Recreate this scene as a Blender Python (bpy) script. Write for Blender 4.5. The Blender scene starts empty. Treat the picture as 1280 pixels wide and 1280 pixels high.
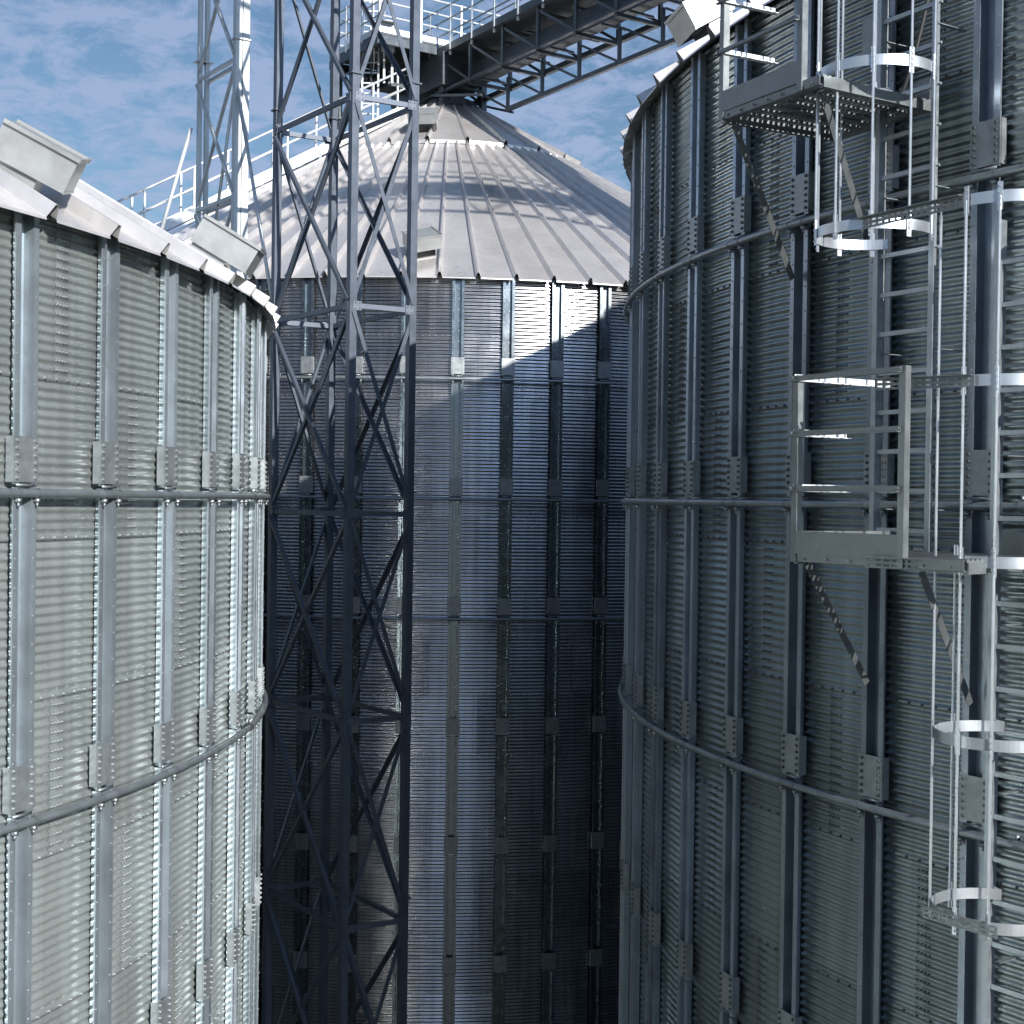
import bpy, math, random
import numpy as np
from mathutils import Vector, Matrix
random.seed(7); rng = np.random.RandomState(7)
sc = bpy.context.scene; col = sc.collection
PI = math.pi
K = 2.267                      # height between two wind rings
H0 = 7 * K                     # camera height above the ground = level of the middle ring
F = 1739.0

# ------------------------------------------------------------------ camera
cam = bpy.data.cameras.new('camera'); co = bpy.data.objects.new('camera', cam); col.objects.link(co)
cam.sensor_width = 36; cam.lens = 36 * F / 1280; cam.clip_end = 20000; cam.clip_start = 0.1
co.matrix_world = Matrix.Translation((0, 0, H0)) @ Matrix.Rotation(PI / 2 - 0.00873, 4, 'X') @ Matrix.Rotation(0.01395, 4, 'Z')
sc.camera = co
sc.view_settings.view_transform = 'Standard'; sc.view_settings.look = 'None'
sc.view_settings.exposure = 0.8; sc.view_settings.gamma = 1
sc.cycles.max_bounces = 6; sc.cycles.glossy_bounces = 4; sc.cycles.diffuse_bounces = 2

# ------------------------------------------------------------------ world and sun
SUN_EL = math.radians(21.5); SX, SY = 0.54, -0.842          # direction towards the sun on the plan
w = bpy.data.worlds.new('World'); sc.world = w; w.use_nodes = True
nt = w.node_tree; N = nt.nodes; L = nt.links; N.clear()
def node(t, **k):
    n = N.new(t)
    for a, b in k.items(): setattr(n, a, b)
    return n
out = node('ShaderNodeOutputWorld'); bg = node('ShaderNodeBackground'); bg.inputs[1].default_value = 0.054
sky = node('ShaderNodeTexSky'); sky.sky_type = 'NISHITA'; sky.sun_disc = False
sky.sun_elevation = SUN_EL; sky.sun_rotation = math.atan2(SX, SY); sky.altitude = 100
sky.air_density = 1.2; sky.dust_density = 0.15; sky.ozone_density = 4.2
tc = node('ShaderNodeTexCoord'); sep = node('ShaderNodeSeparateXYZ'); L.new(tc.outputs['Generated'], sep.inputs[0])
zc = node('ShaderNodeMath', operation='MAXIMUM'); L.new(sep.outputs[2], zc.inputs[0]); zc.inputs[1].default_value = 0.0
za = node('ShaderNodeMath', operation='ADD'); L.new(zc.outputs[0], za.inputs[0]); za.inputs[1].default_value = 0.16
dx = node('ShaderNodeMath', operation='DIVIDE'); dy = node('ShaderNodeMath', operation='DIVIDE')
L.new(sep.outputs[0], dx.inputs[0]); L.new(za.outputs[0], dx.inputs[1]); L.new(sep.outputs[1], dy.inputs[0]); L.new(za.outputs[0], dy.inputs[1])
cmb = node('ShaderNodeCombineXYZ'); L.new(dx.outputs[0], cmb.inputs[0]); L.new(dy.outputs[0], cmb.inputs[1])
n1 = node('ShaderNodeTexNoise'); n1.inputs['Scale'].default_value = 9.0; n1.inputs['Detail'].default_value = 8; n1.inputs['Roughness'].default_value = 0.68; n1.inputs['Distortion'].default_value = 0.35
L.new(cmb.outputs[0], n1.inputs['Vector'])
r1 = node('ShaderNodeValToRGB'); r1.color_ramp.elements[0].position = 0.42; r1.color_ramp.elements[1].position = 0.56
r1.color_ramp.elements[0].color = (0.02, 0.02, 0.02, 1); r1.color_ramp.elements[1].color = (0.8, 0.8, 0.8, 1)
L.new(n1.outputs['Fac'], r1.inputs[0])
mx = node('ShaderNodeMix', data_type='RGBA'); fz_ = node('ShaderNodeMapRange'); L.new(sep.outputs[2], fz_.inputs[0]); fz_.inputs[1].default_value = 0.25; fz_.inputs[2].default_value = 0.9; fz_.inputs[3].default_value = 1.0; fz_.inputs[4].default_value = 0.25
fm_ = node('ShaderNodeMath', operation='MULTIPLY'); L.new(r1.outputs[0], fm_.inputs[0]); L.new(fz_.outputs[0], fm_.inputs[1]); L.new(fm_.outputs[0], mx.inputs[0]); L.new(sky.outputs[0], mx.inputs[6])
mx.inputs[7].default_value = (4.1, 5.1, 7.5, 1)
# thin cloud glows round the sun (behind the camera)
sdv = (SX * math.cos(SUN_EL), SY * math.cos(SUN_EL), math.sin(SUN_EL))
dt = node('ShaderNodeVectorMath', operation='DOT_PRODUCT'); L.new(tc.outputs['Generated'], dt.inputs[0]); dt.inputs[1].default_value = sdv
dm = node('ShaderNodeMath', operation='MAXIMUM'); L.new(dt.outputs['Value'], dm.inputs[0]); dm.inputs[1].default_value = 0.0
dp = node('ShaderNodeMath', operation='POWER'); L.new(dm.outputs[0], dp.inputs[0]); dp.inputs[1].default_value = 26.0
dq = node('ShaderNodeMath', operation='MULTIPLY_ADD'); L.new(dp.outputs[0], dq.inputs[0]); dq.inputs[1].default_value = 9.0; dq.inputs[2].default_value = 1.0
sv = node('ShaderNodeVectorMath', operation='SCALE'); L.new(mx.outputs[2], sv.inputs[0]); L.new(dq.outputs[0], sv.inputs['Scale'])
L.new(sv.outputs[0], bg.inputs[0]); L.new(bg.outputs[0], out.inputs[0])

sd = bpy.data.lights.new('sun', 'SUN'); sd.energy = 5.0; sd.angle = math.radians(0.5); sd.color = (1.0, 0.95, 0.90)
so = bpy.data.objects.new('sun', sd); col.objects.link(so)
sdir = Vector((SX * math.cos(SUN_EL), SY * math.cos(SUN_EL), math.sin(SUN_EL))).normalized()
so.rotation_euler = sdir.to_track_quat('Z', 'Y').to_euler(); so.location = (60, -60, 70)

# ------------------------------------------------------------------ materials
def metal(name, colr, rough=0.4, metallic=0.8, var=0.12, scale=6.0, bump=0.0, tone=False, streak=0.0, rust=0.0):
    m = bpy.data.materials.new(name); m.use_nodes = True; t = m.node_tree; b = t.nodes['Principled BSDF']
    def nd(ty, **k):
        n = t.nodes.new(ty)
        for a, c in k.items(): setattr(n, a, c)
        return n
    b.inputs['Metallic'].default_value = metallic; b.inputs['Roughness'].default_value = rough
    g = nd('ShaderNodeNewGeometry'); mp = nd('ShaderNodeMapping'); t.links.new(g.outputs['Position'], mp.inputs['Vector'])
    no = nd('ShaderNodeTexNoise'); no.inputs['Scale'].default_value = scale; no.inputs['Detail'].default_value = 5; no.inputs['Roughness'].default_value = 0.65
    t.links.new(mp.outputs[0], no.inputs['Vector'])
    mr = nd('ShaderNodeMapRange'); t.links.new(no.outputs['Fac'], mr.inputs[0])
    mr.inputs[1].default_value = 0.3; mr.inputs[2].default_value = 0.7; mr.inputs[3].default_value = 1 - var; mr.inputs[4].default_value = 1 + var
    fac = mr.outputs[0]
    if streak:
        mp2 = nd('ShaderNodeMapping'); mp2.inputs['Scale'].default_value = (9, 9, 0.35); t.links.new(g.outputs['Position'], mp2.inputs['Vector'])
        n2 = nd('ShaderNodeTexNoise'); n2.inputs['Scale'].default_value = 1.0; n2.inputs['Detail'].default_value = 4; t.links.new(mp2.outputs[0], n2.inputs['Vector'])
        m2 = nd('ShaderNodeMapRange'); t.links.new(n2.outputs['Fac'], m2.inputs[0]); m2.inputs[1].default_value = 0.3; m2.inputs[2].default_value = 0.7
        m2.inputs[3].default_value = 1 - streak; m2.inputs[4].default_value = 1 + streak * 0.5
        mu = nd('ShaderNodeMath', operation='MULTIPLY'); t.links.new(fac, mu.inputs[0]); t.links.new(m2.outputs[0], mu.inputs[1]); fac = mu.outputs[0]
    if tone:
        at = nd('ShaderNodeAttribute'); at.attribute_name = 'tone'
        mu = nd('ShaderNodeMath', operation='MULTIPLY'); t.links.new(fac, mu.inputs[0]); t.links.new(at.outputs['Fac'], mu.inputs[1]); fac = mu.outputs[0]
    vm = nd('ShaderNodeVectorMath', operation='SCALE'); vm.inputs[0].default_value = colr[:3]; t.links.new(fac, vm.inputs['Scale'])
    cout = vm.outputs[0]
    if rust:
        n3 = nd('ShaderNodeTexNoise'); n3.inputs['Scale'].default_value = 3.5; n3.inputs['Detail'].default_value = 8; n3.inputs['Roughness'].default_value = 0.75
        t.links.new(g.outputs['Position'], n3.inputs['Vector'])
        m3 = nd('ShaderNodeMapRange'); t.links.new(n3.outputs['Fac'], m3.inputs[0]); m3.inputs[1].default_value = 0.58; m3.inputs[2].default_value = 0.75; m3.inputs[4].default_value = rust
        mc = nd('ShaderNodeMix', data_type='RGBA'); t.links.new(m3.outputs[0], mc.inputs[0]); t.links.new(cout, mc.inputs[6]); mc.inputs[7].default_value = (0.16, 0.12, 0.09, 1); cout = mc.outputs[2]
    t.links.new(cout, b.inputs['Base Color'])
    m4 = nd('ShaderNodeMapRange'); t.links.new(no.outputs['Fac'], m4.inputs[0]); m4.inputs[1].default_value = 0.3; m4.inputs[2].default_value = 0.7
    m4.inputs[3].default_value = rough * 0.82; m4.inputs[4].default_value = min(1, rough * 1.22); t.links.new(m4.outputs[0], b.inputs['Roughness'])
    if bump:
        bp = nd('ShaderNodeBump'); bp.inputs['Strength'].default_value = bump; bp.inputs['Distance'].default_value = 0.02
        nb = nd('ShaderNodeTexNoise'); nb.inputs['Scale'].default_value = 2.2; nb.inputs['Detail'].default_value = 3; t.links.new(g.outputs['Position'], nb.inputs['Vector'])
        t.links.new(nb.outputs['Fac'], bp.inputs['Height']); t.links.new(bp.outputs[0], b.inputs['Normal'])
    return m
M = dict(
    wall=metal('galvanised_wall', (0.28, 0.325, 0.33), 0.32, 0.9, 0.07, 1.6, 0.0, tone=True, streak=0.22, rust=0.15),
    fastener=metal('fastener', (0.30, 0.32, 0.33), 0.45, 0.7, 0.15, 30),
    fastener_shaded=metal('shaded_fastener', (0.09, 0.10, 0.105), 0.5, 0.5, 0.15, 30),  # bolt copy for the shaded right silo, shade put into the colour
    lap=metal('lap_sealant', (0.05, 0.055, 0.06), 0.7, 0.0, 0.1, 10),
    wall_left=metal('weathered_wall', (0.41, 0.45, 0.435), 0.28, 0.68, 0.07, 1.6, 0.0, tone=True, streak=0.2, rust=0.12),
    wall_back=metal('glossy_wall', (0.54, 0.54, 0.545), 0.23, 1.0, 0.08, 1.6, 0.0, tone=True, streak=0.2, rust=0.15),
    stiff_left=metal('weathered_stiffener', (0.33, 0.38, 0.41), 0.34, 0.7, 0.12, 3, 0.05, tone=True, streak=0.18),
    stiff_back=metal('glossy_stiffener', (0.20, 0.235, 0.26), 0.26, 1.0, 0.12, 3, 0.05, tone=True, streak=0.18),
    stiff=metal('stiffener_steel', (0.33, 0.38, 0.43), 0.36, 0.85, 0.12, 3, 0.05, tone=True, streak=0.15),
    plate=metal('splice_steel', (0.25, 0.275, 0.285), 0.42, 0.65, 0.18, 9, 0.05, rust=0.25),
    ring=metal('ring_steel', (0.24, 0.27, 0.285), 0.38, 0.7, 0.14, 6, 0, rust=0.3),
    roof=metal('roof_sheet', (0.66, 0.64, 0.625), 0.31, 0.64, 0.09, 1.3, 0.12, tone=True, streak=0.08, rust=0.12),
    vent=metal('vent_sheet', (0.30, 0.315, 0.315), 0.45, 0.5, 0.08, 5),
    dark=metal('inside_shade', (0.03, 0.03, 0.032), 0.7, 0.0, 0.1, 5),  # near-black: shade of the eave gap and vent openings as colour
    cage=metal('bright_galvanised', (0.55, 0.59, 0.62), 0.30, 0.8, 0.04, 5),
    ladder=metal('ladder_galvanised', (0.34, 0.38, 0.40), 0.38, 0.8, 0.12, 12, rust=0.1),
    platform=metal('platform_steel', (0.20, 0.22, 0.225), 0.42, 0.75, 0.14, 8, rust=0.35),
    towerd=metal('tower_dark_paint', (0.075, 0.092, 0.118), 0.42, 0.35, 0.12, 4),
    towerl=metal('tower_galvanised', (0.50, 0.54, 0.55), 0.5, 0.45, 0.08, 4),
    white=metal('white_galvanised', (0.58, 0.61, 0.62), 0.45, 0.4, 0.06, 5),
    bridge=metal('bridge_steel', (0.075, 0.088, 0.10), 0.42, 0.6, 0.2, 4, rust=0.2),
    rail=metal('handrail_steel', (0.25, 0.29, 0.33), 0.4, 0.7, 0.1, 4),
    cable=metal('cable_rubber', (0.03, 0.03, 0.03), 0.6, 0.0, 0.1, 4),
)
def ground_mat(name, a, b_, sc1, rough=0.9):
    m = bpy.data.materials.new(name); m.use_nodes = True; t = m.node_tree; b = t.nodes['Principled BSDF']
    g = t.nodes.new('ShaderNodeNewGeometry'); n = t.nodes.new('ShaderNodeTexNoise'); n.inputs['Scale'].default_value = sc1; n.inputs['Detail'].default_value = 8
    t.links.new(g.outputs['Position'], n.inputs['Vector']); r = t.nodes.new('ShaderNodeValToRGB'); t.links.new(n.outputs['Fac'], r.inputs[0])
    r.color_ramp.elements[0].position = 0.35; r.color_ramp.elements[1].position = 0.65
    r.color_ramp.elements[0].color = (*a, 1); r.color_ramp.elements[1].color = (*b_, 1)
    t.links.new(r.outputs[0], b.inputs['Base Color']); b.inputs['Roughness'].default_value = rough
    return m
M['field'] = ground_mat('field_ground', (0.045, 0.05, 0.028), (0.09, 0.08, 0.05), 0.012)
M['concrete'] = ground_mat('shaded_yard_concrete', (0.045, 0.045, 0.042), (0.08, 0.078, 0.072), 0.6)  # concrete darkened: the silos' shade on the yard is in the colour

# ------------------------------------------------------------------ mesh building
ORI = {}
class MB:
    def __init__(s): s.v = []; s.f = []; s.mi = []; s.n = 0
    def add(s, vs, fs, mi=0):
        vs = [tuple(map(float, q)) for q in vs]
        s.v += vs; s.f += [tuple(i + s.n for i in f) for f in fs]; s.mi += [mi] * len(fs); s.n += len(vs)
    def frame(s, p, q, up=(0, 0, 1)):
        p, q = Vector(p), Vector(q); d = (q - p).normalized(); u = Vector(up)
        if abs(d.dot(u.normalized())) > 0.985: u = Vector((1, 0.2, 0)) if abs(d.z) > 0.9 else Vector((0, 0, 1))
        a = d.cross(u).normalized(); b = a.cross(d).normalized()
        return p, q, d, a, b
    def bar(s, p, q, wd, h, up=(0, 0, 1), mi=0):          # rectangular bar: wd across, h along up
        p, q, d, a, b = s.frame(p, q, up); vs = []
        for c in (p, q):
            for sa, sb in ((-1, -1), (1, -1), (1, 1), (-1, 1)): vs.append(c + a * sa * wd / 2 + b * sb * h / 2)
        s.add(vs, [(3, 2, 1, 0), (4, 5, 6, 7), (0, 1, 5, 4), (1, 2, 6, 5), (2, 3, 7, 6), (3, 0, 4, 7)], mi)
    def ang(s, p, q, wd, th=0.008, up=(0, 0, 1), sgn=1):    # L-angle
        p, q, d, a, b = s.frame(p, q, up)
        s.bar(p + a * sgn * wd / 2, q + a * sgn * wd / 2, wd, th, b)
        o = b * (wd / 2 + th / 2); s.bar(p + o, q + o, th, wd, b)
    def tube(s, p, q, r, n=8, caps=True, mi=0):
        p, q, d, a, b = s.frame(p, q); vs = []
        for c in (p, q):
            for i in range(n): an = 2 * PI * i / n; vs.append(c + a * r * math.cos(an) + b * r * math.sin(an))
        fs = [(i, (i + 1) % n, n + (i + 1) % n, n + i) for i in range(n)]
        if caps: fs += [tuple(range(n))[::-1], tuple(range(n, 2 * n))]
        s.add(vs, fs, mi)
    def path(s, pts, r, n=8, closed=False, mi=0):
        pts = [Vector(q) for q in pts]; m = len(pts); vs = []
        for i, c in enumerate(pts):
            d = (pts[(i + 1) % m] - pts[i - 1]) if closed or 0 < i < m - 1 else (pts[1] - pts[0] if i == 0 else pts[-1] - pts[-2])
            d.normalize(); u = Vector((0, 0, 1))
            if abs(d.z) > 0.95: u = Vector((1, 0, 0))
            a = d.cross(u).normalized(); b = a.cross(d)
            for k in range(n): an = 2 * PI * k / n; vs.append(c + a * r * math.cos(an) + b * r * math.sin(an))
        fs = []
        for i in range(m if closed else m - 1):
            j = (i + 1) % m
            for k in range(n): fs.append((i * n + k, i * n + (k + 1) % n, j * n + (k + 1) % n, j * n + k))
        s.add(vs, fs, mi)
    def strip(s, pts, h, th, outn):                         # flat strap standing on edge through pts
        pts = [Vector(q) for q in pts]; m = len(pts); vs = []; z = Vector((0, 0, 1))
        for i, c in enumerate(pts):
            o = Vector(outn[i]) * th / 2
            vs += [c - z * h / 2 - o, c + z * h / 2 - o, c + z * h / 2 + o, c - z * h / 2 + o]
        fs = [(0, 1, 2, 3), tuple(4 * (m - 1) + k for k in (3, 2, 1, 0))]
        for i in range(m - 1):
            for k in range(4): a = 4 * i + k; b = 4 * i + (k + 1) % 4; fs.append((a, a + 4, b + 4, b))
        s.add(vs, fs)
    def quad(s, a, b, c, d, mi=0): s.add([a, b, c, d], [(0, 1, 2, 3)], mi)
    def bolt(s, c, nrm, r=0.012, h=0.011, mi=0):
        n = Vector(nrm).normalized(); s.tube(Vector(c) - n * 0.002, Vector(c) + n * h, r, 6, True, mi)
    def build(s, name, mat, parent=None, local=False, smooth=False, tone=None):
        o0 = Vector((0, 0, 0)) if local or parent is None else ORI.get(parent.name, Vector((0, 0, 0)))
        me = bpy.data.meshes.new(name)
        me.from_pydata([(x - o0.x, y - o0.y, z - o0.z) for x, y, z in s.v], [], s.f)
        for m_ in (mat if isinstance(mat, (list, tuple)) else [mat]): me.materials.append(m_)
        me.polygons.foreach_set('material_index', s.mi)
        if smooth: me.polygons.foreach_set('use_smooth', [True] * len(s.f))
        at = me.attributes.new('tone', 'FLOAT', 'FACE'); at.data.foreach_set('value', np.full(len(s.f), 1.0 if tone is None else tone, 'f'))
        o = bpy.data.objects.new(name, me); col.objects.link(o)
        if parent: o.parent = parent
        ORI[o.name] = o0
        return o
def thing(name, label, cat, loc, group=None, rz=0):
    o = bpy.data.objects.new(name, None); col.objects.link(o); o.location = loc; o.rotation_euler = (0, 0, rz); o.empty_display_size = 0.3
    o['label'] = label; o['category'] = cat
    if group: o['group'] = group
    ORI[o.name] = Vector(loc); return o
def structure(name, mb, mat): o = mb.build(name, mat); o['kind'] = 'structure'; return o

# ------------------------------------------------------------------ ground
g = MB(); S = 6000
g.quad((-S, -S, 0), (S, -S, 0), (S, S, 0), (-S, S, 0)); structure('ground', g, M['field'])
g = MB(); g.quad((-45, -18, 0.004), (48, -18, 0.004), (48, 75, 0.004), (-45, 75, 0.004)); structure('yard_pavement', g, M['concrete'])

# ------------------------------------------------------------------ silos
R = 10.9; NS = 72; ST = 2 * PI / NS; PITCH = 1.1333 / 17; AMP = 0.0100
CL = Vector((-13.577, 13.55, 0)); CR = Vector((12.323, 15.783, 0)); CC = Vector((-1.817, 37.214, 0))
SL = 0.59; ER = 11.09; SR = 3.62                          # roof slope, eave radius, radius of the seam between the two roof tiers
def hump(th, z): return 0.0014 * (np.sin(th * 71 + z * 2.1) + np.sin(th * 43 - z * 3.3 + 1.7) + 0.8 * np.sin(z * 5.1 + th * 23))
def wall_mesh(top, lo, hi, wm):                               # top: sheet courses above the seam just under the middle ring
    V = []; Fc = []; MI = []; TN = []; n = 0
    z0 = H0 - 0.317; NT = 9; rows = 17 * 6
    for k in range(-top, 14):
        zt = z0 - k * 1.1333; zb = zt - 1.1333
        if zt < 0.2: break
        rr = rows if True else 0
        zz = np.linspace(max(zb, 0) - 0.012, zt + 0.02, rr + 1)
        for c in range(24):
            a0 = (3 * c + (k % 3) + 0.5) * ST; a1 = a0 + 3 * ST
            aa = np.linspace(a0 - 0.0016, a1 + 0.0016, NT + 1)
            off = 0.0022 * (k % 2) + 0.0022 * (c % 2)
            A, Z = np.meshgrid(aa, zz)
            rad = R + off + AMP * np.cos((Z - zt) / PITCH * 2 * PI) + hump(A, Z)
            P = np.stack([rad * np.sin(A), -rad * np.cos(A), Z], -1).reshape(-1, 3)
            i, j = np.meshgrid(np.arange(rr), np.arange(NT), indexing='ij'); b = (i * (NT + 1) + j).reshape(-1) + n
            q = np.stack([b, b + 1, b + NT + 2, b + NT + 1], -1)
            V.append(P); Fc.append(q); MI.append(np.zeros(len(q), int)); TN.append(np.full(len(q), 0.78 + 0.34 * rng.rand())); n += len(P)
    # bolts and lap lines on the side that faces the gap
    def bolts(ang, z, rad0, r=0.0105, h=0.012):
        nonlocal n
        m = len(ang); k6 = np.arange(6) * PI / 3
        er = np.stack([np.sin(ang), -np.cos(ang), 0 * ang], -1); et = np.stack([np.cos(ang), np.sin(ang), 0 * ang], -1)
        c0 = er * rad0[:, None] + np.stack([0 * z, 0 * z, z], -1)
        ringp = et[:, None, :] * (r * np.cos(k6))[None, :, None] + np.array([0, 0, 1])[None, None, :] * (r * np.sin(k6))[None, :, None]
        P = np.concatenate([c0[:, None, :] + ringp - er[:, None, :] * 0.004, c0[:, None, :] + ringp * 0.85 + er[:, None, :] * h], 1)   # m,12,3
        base = (np.arange(m) * 12)[:, None]
        for s in range(6):
            Fc.append(np.concatenate([base + s, base + (s + 1) % 6, base + 6 + (s + 1) % 6, base + 6 + s], 1) + n)
        Fc.append(np.concatenate([base + 6, base + 7, base + 8, base + 9], 1) + n); Fc.append(np.concatenate([base + 6, base + 9, base + 10, base + 11], 1) + n)
        for s in range(8): MI.append(np.ones(m, int)); TN.append(np.ones(m))
        V.append(P.reshape(-1, 3)); n += 12 * m
    for k in range(-top, 11):
        zt = z0 - k * 1.1333
        ang = []; 
        for s in range(lo, hi):
            ang += [s * ST + ST * (0.17 + 0.132 * q) for q in range(6)]
        ang = np.array(ang); bolts(ang, np.full(len(ang), zt), np.full(len(ang), R + AMP + 0.004))
        # horizontal lap edge
        for s in range(lo, hi):
            aa = np.linspace(s * ST + 0.006, (s + 1) * ST - 0.006, 5)
            for u, v in zip(aa[:-1], aa[1:]):
                r_ = R + 0.0066; zz = (zt - 0.021, zt - 0.0145)
                rr = R + 0.0062 + AMP * math.cos(0.018 / PITCH * 2 * PI)
                P = [(rr * math.sin(x), -rr * math.cos(x), y) for x, y in ((u, zz[0]), (v, zz[0]), (v, zz[1]), (u, zz[1]))]
                V.append(np.array(P)); Fc.append(np.array([[n, n + 1, n + 2, n + 3]])); MI.append(np.array([2])); TN.append(np.ones(1)); n += 4
        for c in range(24):
            si = 3 * c + (k % 3)
            for s2 in (si, si - 72):
                if lo <= s2 < hi:
                    a = (s2 + 0.5) * ST; rowz = zt - np.arange(1, 17) * PITCH
                    aa = np.concatenate([np.full(16, a + d) for d in (-0.0058, -0.0026, 0.0006, 0.0038)]) ; zz = np.tile(rowz, 4)
                    bolts(aa, zz, np.full(64, R + AMP + 0.004), 0.0076, 0.011)
                    zs = np.linspace(zt - 1.13, zt, 17 * 6 + 1); rr = R + 0.0064 + AMP * np.cos((zs - zt) / PITCH * 2 * PI)
                    for d in (0,):
                        for x in (a - 0.0079, a - 0.0075):
                            V.append(np.stack([rr * math.sin(x), -rr * math.cos(x), zs], -1))
                    m_ = len(zs); b = np.arange(m_ - 1)
                    Fc.append(np.stack([b, b + m_, b + m_ + 1, b + 1], -1) + n); MI.append(np.full(m_ - 1, 2)); TN.append(np.ones(m_ - 1)); n += 2 * m_
    V = np.concatenate(V); Fc = np.concatenate(Fc); MI = np.concatenate(MI); TN = np.concatenate(TN)
    me = bpy.data.meshes.new('wall'); me.vertices.add(len(V)); me.vertices.foreach_set('co', V.reshape(-1).astype('f'))
    me.loops.add(len(Fc) * 4); me.loops.foreach_set('vertex_index', Fc.reshape(-1).astype('i'))
    me.polygons.add(len(Fc)); me.polygons.foreach_set('loop_start', (np.arange(len(Fc)) * 4).astype('i')); me.polygons.foreach_set('loop_total', np.full(len(Fc), 4, 'i'))
    me.polygons.foreach_set('material_index', MI.astype('i')); me.update(calc_edges=True)
    me.polygons.foreach_set('use_smooth', (MI == 0))
    at = me.attributes.new('tone', 'FLOAT', 'FACE'); at.data.foreach_set('value', TN.astype('f'))
    for m_ in (wm, M['fastener_shaded'] if wm is M['wall'] else M['fastener'], M['lap']): me.materials.append(m_)
    return me

def pol(a, r, z): return Vector((r * math.sin(a), -r * math.cos(a), z))
W_IN, W_OUT, DEP = 0.062, 0.115, 0.080                    # half widths of the channel and over the lips, depth
def stiffener_mb(ztop):                                   # at local angle 0: hat section, lips outwards
    mb = MB(); yb = R + AMP + 0.004; yo = yb + DEP
    prof = [(-W_OUT, yo - 0.014), (-W_OUT, yo), (-W_IN, yo), (-W_IN + 0.008, yb), (W_IN - 0.008, yb), (W_IN, yo), (W_OUT, yo), (W_OUT, yo - 0.014)]
    cuts = [0.0] + [H0 + m * K + 0.04 for m in range(-6, 2) if H0 + m * K + 0.1 < ztop] + [ztop]
    for z0, z1 in zip(cuts[:-1], cuts[1:]):
        zb = z0 + (0.02 if z0 > 0 else 0)
        vs = [(x, -y, zb) for x, y in prof] + [(x, -y, z1) for x, y in prof]
        mb.add(vs, [(i, i + 1, i + 9, i + 8) for i in range(7)])
    return mb, yo
def bolts_on_lips(mb, yo, z0, z1):
    z = z0
    while z < z1:
        for x in (-0.09, 0.09): mb.bolt((x, -yo, z), (0, -1, 0), 0.008, 0.005, 1)
        mb.bolt((0.018, -(yo - DEP), z + 0.03), (0, -1, 0), 0.011, 0.010, 1)
        z += 0.2
def splice_mb(z, yo):
    mb = MB(); z0, z1 = z + 0.085, z + 0.40
    mb.bar((0, -(yo + 0.0045), z0), (0, -(yo + 0.0045), z1), 0.245, 0.008, (0, -1, 0))
    for s in (-1, 1):
        x = s * (0.1255)
        mb.bar((x, -(yo - 0.028), z0), (x, -(yo - 0.028), z1), 0.006, 0.056, (0, -1, 0))
        for i in range(6):
            mb.bolt((s * 0.09, -(yo + 0.0085), z0 + 0.03 + i * 0.051), (0, -1, 0), 0.0125, 0.014, 1)
    return mb
def ring_mb(z, rr, lo, hi):
    mb = MB(); n = 288; mb.path([pol(2 * PI * i / n, rr, z) for i in range(n)], 0.031, 8, True)
    for s in range(lo, hi):
        a = s * ST
        for d in (-0.0085, 0.0085):
            mb.path([pol(a + d - 0.0011, rr, z), pol(a + d + 0.0011, rr, z)], 0.0355, 8)
            c = pol(a + d, rr - 0.028, z - 0.045)
            mb.bar(pol(a + d, rr - 0.045, z - 0.05), pol(a + d, rr + 0.01, z - 0.05), 0.03, 0.028)
            mb.bolt(pol(a + d, rr - 0.01, z - 0.064), (0, 0, -1), 0.010, 0.03)
        mb.bar(pol(a - 0.0085, rr - 0.032, z + 0.055), pol(a + 0.0085, rr - 0.032, z + 0.055), 0.012, 0.02)
    for s in range(lo, hi, 9):                             # bolted joints of the ring tube
        a = (s + 0.42) * ST
        mb.path([pol(a - 0.005, rr, z), pol(a + 0.005, rr, z)], 0.041, 8)
        for d in (-0.003, 0.003): mb.bar(pol(a + d, rr, z + 0.035), pol(a + d, rr, z + 0.075), 0.03, 0.012)
    return mb
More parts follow.
